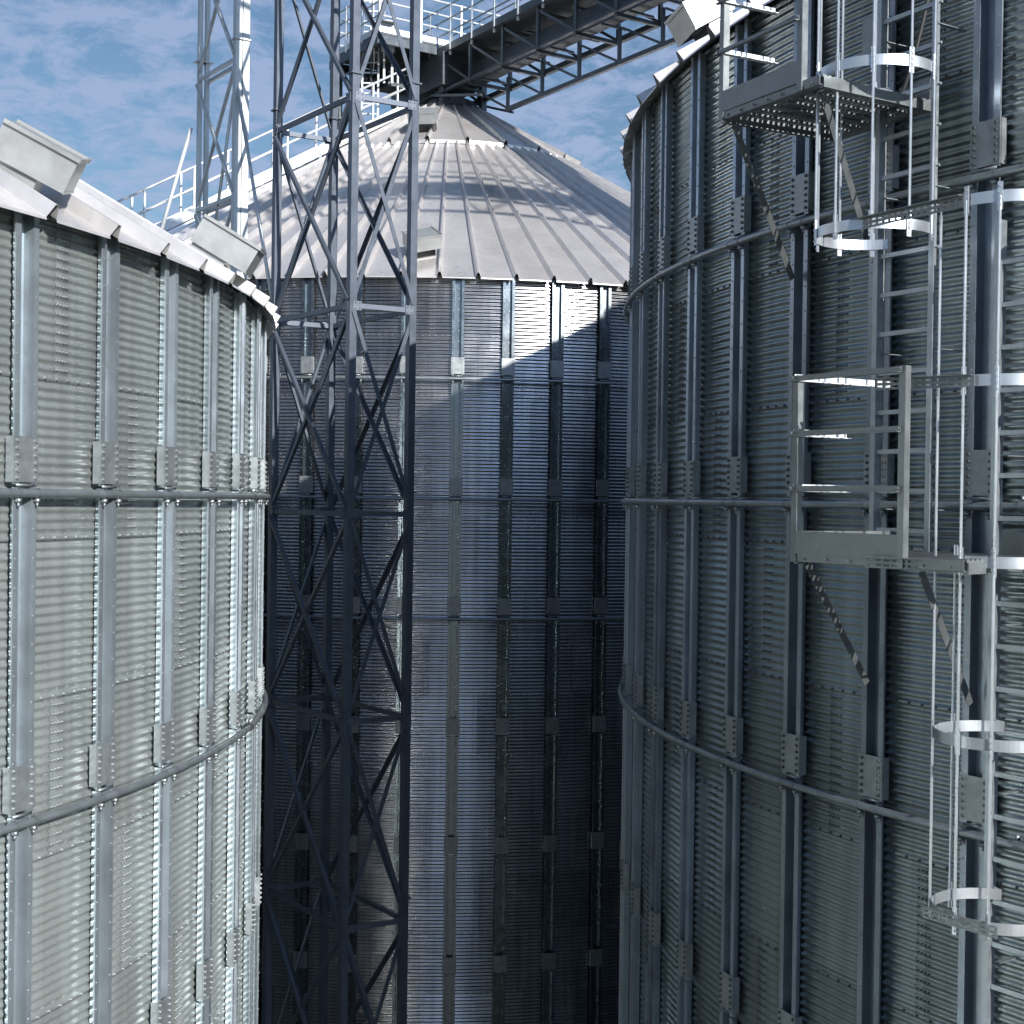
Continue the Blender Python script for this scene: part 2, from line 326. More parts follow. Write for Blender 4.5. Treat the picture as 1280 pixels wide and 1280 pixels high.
def roof_meshes(zoff):
    zr = lambda r: zoff + SL * (ER - r)
    lower = MB(); tones = []
    cs = math.cos(math.atan(SL)); up = lambda a, h: Vector((math.sin(a) * SL * cs, -math.cos(a) * SL * cs, cs)) * h
    nr = 96; da = 2 * PI / nr
    for i in range(nr):
        a = i * da + da * 0.5; b = a + da
        def sect(r, w, h):
            t = Vector((math.cos(a), math.sin(a), 0)); base = pol(a, r, zr(r))
            return [base - t * w / 2, base - t * w * 0.16 + up(a, h), base + t * w * 0.16 + up(a, h), base + t * w / 2]
        def left(r, w):
            t = Vector((math.cos(b), math.sin(b), 0)); return pol(b, r, zr(r)) - t * w / 2
        s1 = sect(ER, 0.105, 0.10); s2 = sect(SR - 0.1, 0.07, 0.08); l1 = left(ER, 0.105); l2 = left(SR - 0.1, 0.075)
        lower.add(s1 + s2, [(0, 1, 5, 4), (1, 2, 6, 5), (2, 3, 7, 6)])
        m1 = pol(a + da / 2, ER, zr(ER) - 0.012)
        lower.add([s1[3], l1, l2, s2[3]], [(0, 1, 2, 3)])
        dn = Vector((0, 0, -0.022)); ou = pol(a + da / 2, 0.006, 0)
        lower.add([s1[3], l1, l1 + dn + ou, s1[3] + dn + ou], [(3, 2, 1, 0)])
    upper = MB(); nu = 24; du = 2 * PI / nu; H = 0.11; r1 = SR + 0.06; r0 = 0.95
    for i in range(nu):
        a = (i + 0.5) * du - 0.03; b = a + du
        def sect(r, w, h):
            t = Vector((math.cos(a), math.sin(a), 0)); base = pol(a, r, zr(r) + H)
            return [base - t * w / 2, base - t * w * 0.2 + up(a, h), base + t * w * 0.2 + up(a, h), base + t * w / 2]
        def left(r, w): return pol(b, r, zr(r) + H) - Vector((math.cos(b), math.sin(b), 0)) * w / 2
        s1 = sect(r1, 0.10, 0.085); s2 = sect(r0, 0.05, 0.05); l1 = left(r1, 0.10); l2 = left(r0, 0.05)
        upper.add(s1 + s2, [(0, 1, 5, 4), (1, 2, 6, 5), (2, 3, 7, 6)]); upper.add([s1[3], l1, l2, s2[3]], [(0, 1, 2, 3)])
        dn = Vector((0, 0, -0.085)); upper.add([s1[3], l1, l1 + dn, s1[3] + dn], [(3, 2, 1, 0)])
    collar = MB(); n = 32
    for ra, za, rb, zb in ((1.02, zr(0.95) + 0.02, 0.98, zr(0.95) + 0.16), (0.98, zr(0.95) + 0.16, 0.62, zr(0.95) + 0.22), (0.62, zr(0.95) + 0.22, 0.62, zr(0.95) + 0.42), (0.62, zr(0.95) + 0.42, 0.0, zr(0.95) + 0.43)):
        for i in range(n):
            p, q = 2 * PI * i / n, 2 * PI * (i + 1) / n
            collar.add([pol(p, ra, za), pol(q, ra, za), pol(q, rb, zb), pol(p, rb, zb)], [(0, 1, 2, 3)])
    return lower, upper, collar, zr
def vent_parts(silo, a, r, zr, wd=0.74, ln=0.5, yaw=0.0, dark_open=False):
    VS = SL; t = Vector((math.cos(a), math.sin(a), 0)); cs = 1 / math.sqrt(1 + VS * VS)
    s = Vector((math.sin(a) * cs, -math.cos(a) * cs, -VS * cs)); nn = t.cross(s); nn = nn if nn.z > 0 else -nn
    t, s = t * math.cos(yaw) - s * math.sin(yaw), s * math.cos(yaw) + t * math.sin(yaw)
    o = pol(a, r, zr(r))
    def P(x, y, z): return o + t * x + s * y + nn * z
    lf = 0.20 if dark_open and r < 5 else (0.08 if dark_open else 0.0)
    nk = MB()
    def box(mb, x0, x1, y0, y1, z0, z1, faces='all', dz=0.0):
        vs = [P(x0, y0, z0), P(x1, y0, z0), P(x1, y1, z0), P(x0, y1, z0), P(x0, y0, z1), P(x1, y0, z1), P(x1, y1, z1 - dz), P(x0, y1, z1 - dz)]
        fs = [(0, 1, 5, 4), (1, 2, 6, 5), (2, 3, 7, 6), (3, 0, 4, 7), (4, 5, 6, 7)]
        if faces == 'all': fs.append((3, 2, 1, 0))
        mb.add(vs, fs)
    w2 = wd / 2
    box(nk, -w2 * 0.82, w2 * 0.82, -ln * .40, ln * .2, -0.06, 0.20 + lf)
    box(nk, -w2 * 0.95, w2 * 0.95, -ln * .5, ln * .25, -0.06, 0.02)
    nb = nk.build('roof_vent', M['vent'], silo, local=True)
    hd = MB()
    # hood: closed box with a downward opening beyond the neck
    box(hd, -w2, w2, -ln * .44, ln * .56, 0.14 + lf, 0.40 + lf, 'open', 0.0)
    hd.add([P(-w2, -ln * .44, 0.14 + lf), P(w2, -ln * .44, 0.14 + lf), P(w2, ln * .18, 0.14 + lf), P(-w2, ln * .18, 0.14 + lf)], [(0, 1, 2, 3)])
    if dark_open:  # dark panel on the closed neck paints the shade inside the opening
        dk = MB(); dk.add([P(-w2 * .8, ln * .2 + .004, .03), P(w2 * .8, ln * .2 + .004, .03), P(w2 * .8, ln * .2 + .004, .14 + lf), P(-w2 * .8, ln * .2 + .004, .14 + lf)], [(0, 1, 2, 3)]); dk.build('vent_opening_shade', M['dark'], nb, local=True)
    if lf > .1:  # side panels carry the same painted shade
        for sx in (-1, 1):
            dk = MB(); x_ = sx * (w2 * .82 + .004); dk.add([P(x_, -ln * .3, .03), P(x_, ln * .2, .03), P(x_, ln * .2, .14 + lf), P(x_, -ln * .3, .14 + lf)], [(0, 1, 2, 3)]); dk.build('vent_opening_shade', M['dark'], nb, local=True)
    hd.build('hood', M['vent'], nb, local=True)
    lp = MB(); e = 0.012
    for p, q in ((P(-w2 - e, ln * .57, 0.402 + lf), P(w2 + e, ln * .57, 0.402 + lf)), (P(-w2 - e, -ln * .44, 0.404 + lf), P(-w2 - e, ln * .58, 0.404 + lf)), (P(w2 + e, -ln * .44, 0.404 + lf), P(w2 + e, ln * .58, 0.404 + lf))):
        lp.bar(p, q, 0.018, 0.03, nn)
    lp.bar(P(-w2, ln * .562, 0.145 + lf), P(w2, ln * .562, 0.145 + lf), 0.012, 0.016, nn)
    lp.build('hood_rim', M['vent'], nb, local=True)
    return nb
cache = {}
def make_silo(label, C, rot, top, lo, hi, vents, wm, stm):
    t = thing('grain_silo', label, 'silo', C, 'galvanised grain silos', rot)
    key = top
    we = bpy.data.objects.new('wall', wall_mesh(top, lo - 1, hi + 1, wm)); col.objects.link(we); we.parent = t
    ztop = H0 - 0.317 + top * 1.1333
    sm, yo = stiffener_mb(ztop - 0.02); bolts_on_lips(sm, yo, H0 - 8.05, ztop - 0.15)
    rings = [H0 + m * K for m in range(-6, 2) if H0 + m * K < ztop - 0.5]
    tones = []
    proto = None; plates = None
    for s in range(lo, hi):
        if proto is None:
            o = sm.build('stiffener', [stm, M['fastener']], t, local=True); proto = o; plates = []
            for z in rings: plates.append(splice_mb(z, yo).build('splice_plate', [M['plate'], M['fastener_shaded' if wm is M['wall'] else 'fastener']], o, local=True))
            P = plates
            variants = [o.data]
            for v in (0.74, 0.88, 1.16):
                d = o.data.copy(); d.attributes['tone'].data.foreach_set('value', np.full(len(d.polygons), v, 'f')); variants.append(d)
            o.rotation_euler = (0, 0, s * ST)
        else:
            o = proto.copy(); o.data = variants[rng.randint(4)]; col.objects.link(o); o.parent = t; o.rotation_euler = (0, 0, s * ST)
            for p in plates:
                c = p.copy(); col.objects.link(c); c.parent = o; c.location.z = rng.uniform(-.012, .012); c.location.x = rng.uniform(-.004, .004)
    for z in rings[5:]: ring_mb(z, yo + 0.034, lo, hi).build('wind_ring', M['ring'], t, local=True, smooth=True)
    lw, up_, cl, zr = roof_meshes(ztop + 0.35 - 0.4)
    lw.build('roof', M['roof'], t, local=True); up_.build('roof_cap', M['roof'], t, local=True); cl.build('roof_collar', M['bridge'], t, local=True)
    # dark backing ring closing the eave gap: blocks light, shade put into its colour
    fl = MB(); n = 144
    for i in range(n):
        a, b = 2 * PI * i / n, 2 * PI * (i + 1) / n
        fl.add([pol(a, R - 0.03, ztop - 0.1), pol(b, R - 0.03, ztop - 0.1), pol(b, R - 0.03, zr(R) - 0.02), pol(a, R - 0.03, zr(R) - 0.02)], [(0, 1, 2, 3)])
    fl.build('eave_gap_shade', M['dark'], t, local=True)
    for a, r, wd, ln, yaw in vents: vent_parts(t, a - rot, r, zr, wd, ln, yaw, top == 4)
    return t, zr
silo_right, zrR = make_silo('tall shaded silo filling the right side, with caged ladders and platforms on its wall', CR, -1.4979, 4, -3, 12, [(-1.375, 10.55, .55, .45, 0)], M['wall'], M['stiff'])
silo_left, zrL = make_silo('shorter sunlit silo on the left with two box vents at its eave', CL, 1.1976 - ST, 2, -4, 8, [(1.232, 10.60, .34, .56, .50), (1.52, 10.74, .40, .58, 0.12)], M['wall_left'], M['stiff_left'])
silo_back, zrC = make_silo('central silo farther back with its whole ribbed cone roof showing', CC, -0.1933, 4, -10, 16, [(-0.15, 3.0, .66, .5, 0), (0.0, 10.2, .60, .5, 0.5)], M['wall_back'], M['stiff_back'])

# ------------------------------------------------------------------ helpers for placing on the right silo and in the view
def pr(a, r, h): return Vector((CR.x + r * math.sin(a), CR.y - r * math.cos(a), H0 + h))
def rad(a): return Vector((math.sin(a), -math.cos(a), 0))
def tan(a): return Vector((math.cos(a), math.sin(a), 0))
def at(px, py, Y):                                         # point at distance Y in front, seen at the photograph's pixel
    u, v = px - 640, py - 640; cr, sr = math.cos(.01395), math.sin(.01395); u, v = u * cr + v * sr, -u * sr + v * cr
    X = u / F; Zc = -v / F; c, s = math.cos(-.00873), math.sin(-.00873)
    d = Vector((X, c - Zc * s, s + Zc * c)); d = d * (Y / d.y); return Vector((d.x, d.y, d.z + H0))

# ------------------------------------------------------------------ lattice towers
def lattice(label, B, uA, lenA, uC, lenC, levels, zb, zt, lw, bw, mat, struts=()):
    B = Vector((B[0], B[1], 0)); uA = Vector((*uA, 0)).normalized(); uC = Vector((*uC, 0)).normalized()
    A = B + uA * lenA; C_ = B + uC * lenC; D = A + uC * lenC
    t = thing('lattice_tower', label, 'steel tower', ((A + B + C_ + D) / 4)[:2] + (0,) if False else tuple(((A + B + C_ + D) / 4).xy) + (0,), 'lattice conveyor towers')
    for c in (A, B, C_, D):
        w_ = lw if lenC > .5 or c in (B, C_) else lw * .62
        m = MB(); m.bar(c + Vector((0, 0, zb)), c + Vector((0, 0, zt)), w_, w_, uA)
        for zl in levels[1::2]:                            # flange joints
            m.bar(c + Vector((0, 0, zl + 0.32)), c + Vector((0, 0, zl + 0.345)), lw * 1.5, lw * 1.5, uA)
        m.build('leg', mat, t)
    if lenC < 0.5:
        for c, d_ in ((B, C_),):
            m = MB(); m.bar((c + d_) / 2 + Vector((0, 0, zb)), (c + d_) / 2 + Vector((0, 0, zt)), 0.012, lenC, uC); m.build('web_plate', mat, t)
    faces = [(A, B, uC * -1), (B, C_, uA * -1), (C_, D, uC), (D, A, uA)]
    for fi, (p, q, nrm) in enumerate(faces):
        if lenC < 0.5 and fi in (1, 3): continue
        for i, z in enumerate(levels):
            m = MB(); m.bar(p + Vector((0, 0, z)) + nrm * lw * 0.2, q + Vector((0, 0, z)) + nrm * lw * 0.2, 0.05, bw * 1.15)
            if lenC > .5:
                dd = (q - p).normalized()
                for e_, sg in ((p, 1), (q, -1)):
                    gc = e_ + Vector((0, 0, z)) + nrm * (lw * .5 + .004) + dd * sg * .06
                    m.bar(gc - dd * .065, gc + dd * .065, .007, .13, (0, 0, 1))
                    for bx_ in (-.03, .035):
                        for bz_ in (-.04, .04): m.bolt(gc + dd * bx_ * sg + Vector((0, 0, bz_)) + nrm * .004, nrm, .010, .012)
            m.build('crossbar', mat, t)
            if i + 1 < len(levels):
                z2 = levels[i + 1]
                if lenC < 0.5 and fi == 2: continue
                for k, (s, e) in enumerate(((p, q), (q, p))):
                    m = MB(); o = nrm * (lw * 0.5 - 0.012 + 0.028 * k)
                    s3 = s + Vector((0, 0, z + 0.08)) + o; e3 = e + Vector((0, 0, z2 - 0.08)) + o
                    m.bar(s3, e3, bw, 0.012, nrm); d = (e3 - s3).normalized(); sd_ = d.cross(nrm).normalized()
                    m.bar(s3 + sd_ * (bw / 2 - .006) - nrm * (bw * .4), e3 + sd_ * (bw / 2 - .006) - nrm * (bw * .4), 0.012, bw * .8, nrm)
                    m.build('brace', mat, t)
    for p, q, r in struts:
        m = MB(); m.tube(p, q, r, 8); m.build('strut', mat, t, smooth=True)
    return t, A, B, C_, D
ax = (-0.587, 0.81); bx = (0.87, 0.494)
lv1 = [H0 + 2.765 + 3.0 * i for i in range(-6, 5)]
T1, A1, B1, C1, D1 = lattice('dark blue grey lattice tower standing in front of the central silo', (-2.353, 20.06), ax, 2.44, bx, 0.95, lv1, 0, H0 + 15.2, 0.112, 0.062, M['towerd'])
B2 = Vector((-4.83, 24.0))
lv2 = [H0 + 0.44 + 2.36 * i for i in range(-6, 7)]
st = [(at(296, 106, 24.0), Vector((A1.x, A1.y, H0 + 2.78)), 0.032), (at(239, 160, 25.3), at(188, 335, 25.3), 0.035), (at(292, 118, 24.0), at(262, 330, 24.9), 0.03)]
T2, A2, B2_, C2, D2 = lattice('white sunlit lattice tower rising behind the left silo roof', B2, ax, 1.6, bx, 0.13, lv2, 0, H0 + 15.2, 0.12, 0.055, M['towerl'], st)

# ------------------------------------------------------------------ conveyor bridge from the central silo towards the right one
AX = (CR - CC).normalized(); LEN = (CR - CC).length; SD = Vector((AX.y, -AX.x, 0)) * -1     # SD points away from the camera side
if SD.x < 0: SD = -SD
def bp(t_, s_, h): return Vector((CC.x, CC.y, H0 + h)) + AX * t_ + SD * s_
br = thing('conveyor_bridge', 'dark truss conveyor bridge running from the central silo top to the upper right', 'conveyor', bp(0, 0, 10.6))
BA, BZ = -1.0, LEN - 1.0
mz, dz, lz = 10.55, 11.55, 9.75
for s in (-0.6, 0.6):
    for z_ in (mz, dz):
        m = MB(); m.ang(bp(BA, s, z_), bp(BZ, s, z_), 0.11, 0.012, sgn=1 if s < 0 else -1); m.build('chord', M['bridge'], br)
m = MB(); m.bar(bp(2.8, 0, lz), bp(BZ, 0, lz), 0.10, 0.10); m.build('chord', M['bridge'], br)
n_b = 17; stp = (BZ - BA) / n_b
for i in range(n_b + 1):
    t_ = BA + i * stp
    for s in (-0.6, 0.6):
        m = MB(); m.bar(bp(t_, s, mz - .05), bp(t_, s, dz + 0.2), 0.08, 0.08, AX); m.build('post', M['bridge'], br)
        if i < n_b: m = MB(); m.bar(bp(t_ + .05, s, dz - .1), bp(t_ + stp - .05, s, mz + .06), 0.05, 0.06); m.build('diagonal', M['bridge'], br)
    m = MB(); m.bar(bp(t_, -0.6, mz - .03), bp(t_, 0.6, mz - .03), 0.08, 0.08); m.build('cross_beam', M['bridge'], br); m = MB(); m.bar(bp(t_, -0.6, dz - .12), bp(t_, 0.6, dz - .12), 0.06, 0.06); m.build('cross_beam', M['bridge'], br)
    if t_ > 1.5 and i < n_b:
        tt = t_ + stp * 0.55
        m = MB(); m.bar(bp(tt, 0, lz), bp(tt, 0, mz), 0.07, 0.07, AX); m.build('post', M['bridge'], br)
        m = MB(); m.bar(bp(tt - stp + .1, 0, mz - .04), bp(tt, 0, lz + .03), 0.05, 0.05); m.build('diagonal', M['bridge'], br)
m = MB(); m.bar(bp(BA - .4, 0.12, 11.05), bp(BZ, 0.12, 11.05), 0.34, 0.5)
for i in range(26):
    t_ = BA + i
    for z_ in (11.35, 10.69): m.bar(bp(t_, -0.22, z_), bp(t_, 0.46, z_), 0.05, 0.05)
m.build('casing', M['bridge'], br)
m = MB()
for i in range(int((BZ - BA) / 0.22)):                     # walkway of separate grating planks
    t_ = BA + i * 0.22; m.bar(bp(t_, -0.62, dz + 0.02), bp(t_, 0.62, dz + 0.02), 0.212, 0.03)
m.build('walkway', M['bridge'], br)
for s in (-0.65, 0.65):
    m = MB(); m.bar(bp(BA, s, dz + .13), bp(BZ, s, dz + .13), 0.01, 0.17); m.build('toe_board', M['bridge'], br)
    for z_ in (1.2, 0.85, 0.5):
        m = MB(); m.tube(bp(BA, s, dz + z_), bp(BZ, s, dz + z_), 0.022, 6); m.build('handrail', M['rail'], br)
    for i in range(int((BZ - BA) / 1.05) + 1):
        m = MB(); m.bar(bp(BA + i * 1.05, s, dz - .1), bp(BA + i * 1.05, s, dz + 1.22), 0.05, 0.05, AX); m.build('railing_post', M['white'], br)

# ------------------------------------------------------------------ head platform over the central silo
hp = thing('head_platform', 'railed machine platform on legs over the central silo peak', 'platform', (CC.x, CC.y, H0 + 10.4))
def hq(t_, s_, h): return bp(t_, s_, h)
T0, T9, S0, S9 = -2.4, 0.4, -2.35, 1.3; fz = 11.88
m = MB(); m.bar(hq((T0 + T9) / 2, S0, fz), hq((T0 + T9) / 2, S9, fz), T9 - T0, 0.05); m.build('deck', M['bridge'], hp)
for a, b in (((T0, S0), (T9, S0)), ((T9, S0), (T9, S9)), ((T9, S9), (T0, S9)), ((T0, S9), (T0, S0))):
    m = MB(); m.bar(hq(*a, fz - .16), hq(*b, fz - .16), 0.08, 0.22); m.build('beam', M['bridge'], hp)
    if a != (T9, S9):
        m = MB(); m.bar(hq(*a, fz + .1), hq(*b, fz + .1), 0.01, 0.15); m.build('toe_board', M['white'], hp)
        for z_ in (1.15, 0.8, 0.45):
            m = MB(); m.tube(hq(*a, fz + z_), hq(*b, fz + z_), 0.022, 6); m.build('handrail', M['white'], hp)
        k_ = 3
        for i in range(k_):
            f_ = i / k_; t_ = a[0] + (b[0] - a[0]) * f_; s_ = a[1] + (b[1] - a[1]) * f_
            m = MB(); m.bar(hq(t_, s_, fz - .1), hq(t_, s_, fz + 1.17), 0.055, 0.055, AX); m.build('railing_post', M['white'], hp)
for t_, s_ in ((-0.8, -0.6), (-0.8, 0.6), (0.7, -0.6), (0.7, 0.6), (-2.2, -2.2), (-2.2, 1.1)):
    rr = math.hypot(t_, s_); zb_ = 4.13 + SL * (ER - max(rr, .95))
    m = MB(); m.bar(hq(t_, s_, zb_ - .05), hq(t_, s_, fz - .05 if t_ < 0.5 else 11.4), 0.16, 0.16, AX); m.build('leg', M['bridge'], hp)
m = MB(); m.bar(hq(-1.9, -0.2, 11.15), hq(0.9, -0.2, 11.15), 1.1, 0.85); m.bar(hq(-1.2, -1.4, 11.3), hq(-1.2, -0.75, 11.3), 0.7, 0.6); m.build('drive_housing', M['bridge'], hp)
m = MB(); m.tube(hq(-1.5, -1.9, 11.25), hq(-1.5, -1.2, 11.25), 0.22, 14)
for i in range(8): m.tube(hq(-1.5, -1.85 + i * .08, 11.25), hq(-1.5, -1.83 + i * .08, 11.25), 0.25, 14)
m.build('motor', M['bridge'], hp, smooth=False)
m = MB()
for p in (0.75, 1.6): m.bar(hq(0.35, -0.75 if p > 1 else .75, 10.55), hq(p + 1.2, -0.75 if p > 1 else .75, 10.0), .06, .06)
m.build('brace', M['bridge'], hp)
# hanging cable loop
cb = MB(); pts = []
for i in range(24):
    an = i / 23 * 2 * PI; pts.append(hq(0.1 + 0.09 * math.sin(an), -2.38, fz - 0.6 + 0.42 * math.cos(an)))
cb.path(pts, 0.012, 6, True); cb.path([hq(0.05, -2.38, fz + .9), hq(0.06, -2.38, fz), hq(.02, -2.38, fz - 1.0), hq(.02, -2.3, fz - 2.0)], 0.014, 6)
o = cb.build('hanging_cable', M['cable'], None); o['label'] = 'grey cable looped and hanging from the railing of the head platform'; o['category'] = 'cable'
# control cabinet
t = thing('control_cabinet', 'pale control cabinet with canopy beside the white caged ladder on the peak', 'cabinet', at(485, 62, 36.6))
m = MB(); m.bar(at(485, 64, 36.6), at(485, 30, 36.6), 0.34, 0.25, (0, 1, 0)); m.build('box', M['white'], t)
m = MB(); m.bar(at(476, 27, 36.5), at(494, 30, 36.5), 0.42, 0.03); m.build('canopy', M['white'], t)
m = MB(); m.bar(at(480, 104, 36.6), at(480, 60, 36.72), 0.05, 0.05); m.bar(at(490, 104, 36.6), at(490, 60, 36.72), 0.05, 0.05); m.build('stand', M['white'], t)

# white ladder at the peak
def ladder(label, name, pl, prr, z0, z1, stile, rung, mat, out, pitch=0.28, group=None, cage=None):
    t = thing(name, label, 'ladder', (pl + prr) / 2 + Vector((0, 0, z0 - pl.z)), group)
    for p in (pl, prr):
        m = MB(); m.bar(Vector((p.x, p.y, z0)), Vector((p.x, p.y, z1)), stile[0], stile[1], out); m.build('stile', mat, t)
    z = z0 + 0.12
    while z < z1:
        m = MB(); m.bar(Vector((pl.x, pl.y, z)), Vector((prr.x, prr.y, z)), rung, rung); m.build('rung', mat, t); z += pitch
    return t
pl, p2 = at(453, 100, 36.8), at(473, 100, 36.8)
lt = ladder('white caged ladder climbing past the left end of the head platform', 'caged_ladder', pl, p2, H0 + 9.2, H0 + 15.4, (0.05, 0.06), 0.035, M['white'], (0, 1, 0), 0.27)
c0 = (pl + p2) / 2
for z_ in (12.2, 13.3, 14.4):
    m = MB(); pts = []; on = []
    for i in range(17):
        an = PI * (-0.12 + 1.24 * i / 16); v = Vector((-math.cos(an) * .36, math.sin(an) * .62, 0)); pts.append(Vector((c0.x, c0.y, H0 + z_)) + v); on.append(v.normalized())
    m.strip(pts, 0.05, 0.006, on); m.build('cage_hoop', M['white'], lt)
for i in range(5):
    an = PI * (0.0 + i / 4); v = Vector((-math.cos(an) * .36, math.sin(an) * .62, 0))
    m = MB(); m.bar(Vector((c0.x, c0.y, H0 + 12.1)) + v, Vector((c0.x, c0.y, H0 + 15.3)) + v, 0.03, 0.008, v); m.build('cage_bar', M['white'], lt)

# ------------------------------------------------------------------ stairway up the central roof
phi = Vector((-0.80, -0.60, 0)).normalized(); sp = Vector((phi.y, -phi.x, 0))
def sq(r, s, h): p = Vector((CC.x, CC.y, 0)) + phi * r + sp * s; p.z = H0 + 4.13 + SL * (ER - r) + h; return p
stw = thing('roof_stairway', 'white railed stairway climbing the left slope of the central silo roof', 'stairway', sq(ER, 0, 0))
for s in (-0.38, 0.38):
    m = MB(); m.bar(sq(11.1, s, 0.3), sq(1.3, s, 0.3), 0.03, 0.22); m.build('stringer', M['white'], stw)
    for h_ in (1.35, 0.85):
        m = MB(); m.tube(sq(11.1, s, h_), sq(1.3, s, h_), 0.026, 8); m.build('handrail', M['white'], stw, smooth=True)
    for i in range(9):
        r_ = 11.0 - i * 1.2; m = MB(); m.bar(sq(r_, s, 0.25), sq(r_, s, 1.35), 0.045, 0.045, phi); m.build('railing_post', M['white'], stw)
for i in range(28):
    r_ = 10.9 - i * 0.34; m = MB(); m.bar(sq(r_, -.37, .3), sq(r_, .37, .3), 0.25, 0.03); m.build('tread', M['white'], stw)
for i in range(5):
    r_ = 10.4 - i * 2.1; m = MB()
    for s in (-.38, .38): m.bar(sq(r_, s, -0.02), sq(r_, s, 0.24), 0.06, 0.06, phi)
    m.bar(sq(r_, -.5, .04), sq(r_, .5, .04), .08, .08); m.build('support', M['ladder'], stw)

# ------------------------------------------------------------------ high conveyor gallery between the outer silo heads (above the picture, it shades the central roof)
GZ = 13.3; GA = Vector((CL.x, CL.y + 1.5, 0)); GB = Vector((CR.x, CR.y + .4, 0)); gu = (GB - GA).normalized(); gs = Vector((-gu.y, gu.x, 0))
def gp(t_, s_, h): return Vector((GA.x, GA.y, H0 + h)) + gu * t_ + gs * s_
GL = (GB - GA).length
gl = thing('conveyor_gallery', 'high truss conveyor gallery crossing above the silos, outside the picture', 'conveyor', gp(0, 0, GZ))
m = MB(); m.bar(gp(0, 0, GZ + .35), gp(GL, 0, GZ + .35), 0.6, 0.6); m.build('casing', M['bridge'], gl)
for s in (-.8, .8):
    for z_ in (GZ - .6, GZ + .75):
        m = MB(); m.bar(gp(0, s, z_), gp(GL, s, z_), .1, .1); m.build('chord', M['bridge'], gl)
    m = MB()
    for i in range(13):
        t_ = i * GL / 13; m.bar(gp(t_, s, GZ - .6), gp(t_ + GL / 13, s, GZ + .75), .06, .06); m.bar(gp(t_, s, GZ - .6), gp(t_, s, GZ + .75), .06, .06)
    m.build('web', M['bridge'], gl)
    m = MB(); m.bar(gp(0, s, GZ + 1.8), gp(GL, s, GZ + 1.8), .05, .05); m.build('handrail', M['bridge'], gl)
for tt in (0.6, GL - .6):
    for s in (-.8, .8):
        base = gp(tt, s, 0); zz = (zrL if tt < 5 else zrR)(1.2)
        m = MB(); m.bar(Vector((base.x, base.y, zz - .3)), gp(tt, s, GZ - .6), .16, .16); m.build('leg', M['bridge'], gl)

# ------------------------------------------------------------------ ladders, cages and platforms on the right silo
def side_ladder(label, ac, z0, z1, hoops, open_levels, bars, zbar0, zbar1, strapz):
    hw = 0.0215; rl = 11.2
    t = thing('caged_ladder', label, 'ladder', pr(ac, rl, z0), 'caged ladders on the right silo')
    for sg in (-1, 1):
        m = MB(); a = ac + sg * hw; p, q = pr(a, rl, z0), pr(a, rl, z1); m.bar(p, q, 0.012, 0.062, rad(a)); m.bar(p + tan(a) * sg * .018 + rad(a) * .034, q + tan(a) * sg * .018 + rad(a) * .034, 0.045, 0.008, rad(a))
        m.build('stile', M['ladder'], t)
    z = z0 + 0.15
    while z < z1 - .05:
        m = MB(); m.bar(pr(ac - hw, rl, z), pr(ac + hw, rl, z), 0.032, 0.032)
        for sg in (-1, 1): c = pr(ac + sg * hw, rl, z); m.tube(c, c + tan(ac) * sg * .05, 0.010, 6)
        m.build('rung', M['ladder'], t); z += 0.283
    z = z0 + .3
    while z < z1:                                          # wall brackets
        m = MB()
        for sg in (-1, 1):
            a = ac + sg * hw; m = MB(); m.bar(pr(a, R + .01, z), pr(a, rl, z), .04, .006, (0, 0, 1)); m.build('wall_bracket', M['ladder'], t)
        z += 1.13
    cr_, rc = 0.40, rl + 0.37
    c0 = pr(ac + .004, rc, 0)
    def cp(an, z): return Vector((c0.x, c0.y, H0 + z)) + tan(ac) * (cr_ * math.sin(an)) + rad(ac) * (cr_ * math.cos(an))
    for z_ in hoops:
        lo_, hi_ = -2.62, 2.62
        if z_ in open_levels: lo_ = 0.0
        m = MB(); n = 73; pts = []; on = []
        for i in range(n):
            an = lo_ + (hi_ - lo_) * i / (n - 1); pts.append(cp(an, z_)); on.append((tan(ac) * math.sin(an) + rad(ac) * math.cos(an)))
        pts = ([] if z_ in open_levels else [pr(ac - hw, rl + .0, z_)]) + pts + [pr(ac + hw, rl + .0, z_)]
        on = ([] if z_ in open_levels else [on[0]]) + on + [on[-1]]
        m.strip(pts, 0.072, 0.006, on); m.build('cage_hoop', M['cage'], t)
    for an, zt_, zb_ in bars:
        m = MB(); v = tan(ac) * math.sin(an) + rad(ac) * math.cos(an)
        m.tube(cp(an, zb_) + v * .012, cp(an, zt_) + v * .012, 0.0095, 8)
        for z_ in hoops:                                   # flattened bolted lugs at each hoop
            if zb_ - .1 < z_ < zt_ + .1:
                m.bar(cp(an, z_ - .085) + v * .011, cp(an, z_ + .085) + v * .011, 0.032, 0.008, v)
                for d in (-.06, .06, .018, -.018): m.bolt(cp(an, z_ + d) + v * .014, v, .008, .009)
        m.build('cage_bar', M['cage'], t)
    return t, cp
full = [(-2.35, 0), (-1.75, 0), (-1.15, 0), (-0.5, 0), (0.1, 0), (0.72, 0), (1.35, 0), (1.95, 0)]
lad1, cp1 = side_ladder('caged ladder ending at the lower platform, its cage hoops near the top of the picture', -1.020, -0.33, 4.6, [1.88, 2.97, 4.06, 5.15], [], [(a, 5.6, 1.84) for a, _ in full], 0, 0, [])
b2 = []
for a in (-1.75,): b2.append((a, -0.36, -2.6))
b2.append((-1.05, 1.86, -2.6))
for a in (-0.06, 0.46, 1.1, 1.6, 2.1): b2.append((a, 1.88, -2.6))
lad2, cp2 = side_ladder('lower caged ladder at the right edge of the picture', -0.9255, -9.0, 1.9, [1.88, 0.77, -0.34, -1.45, -2.56], [1.88, 0.77, -0.34], b2, 0, 0, [])

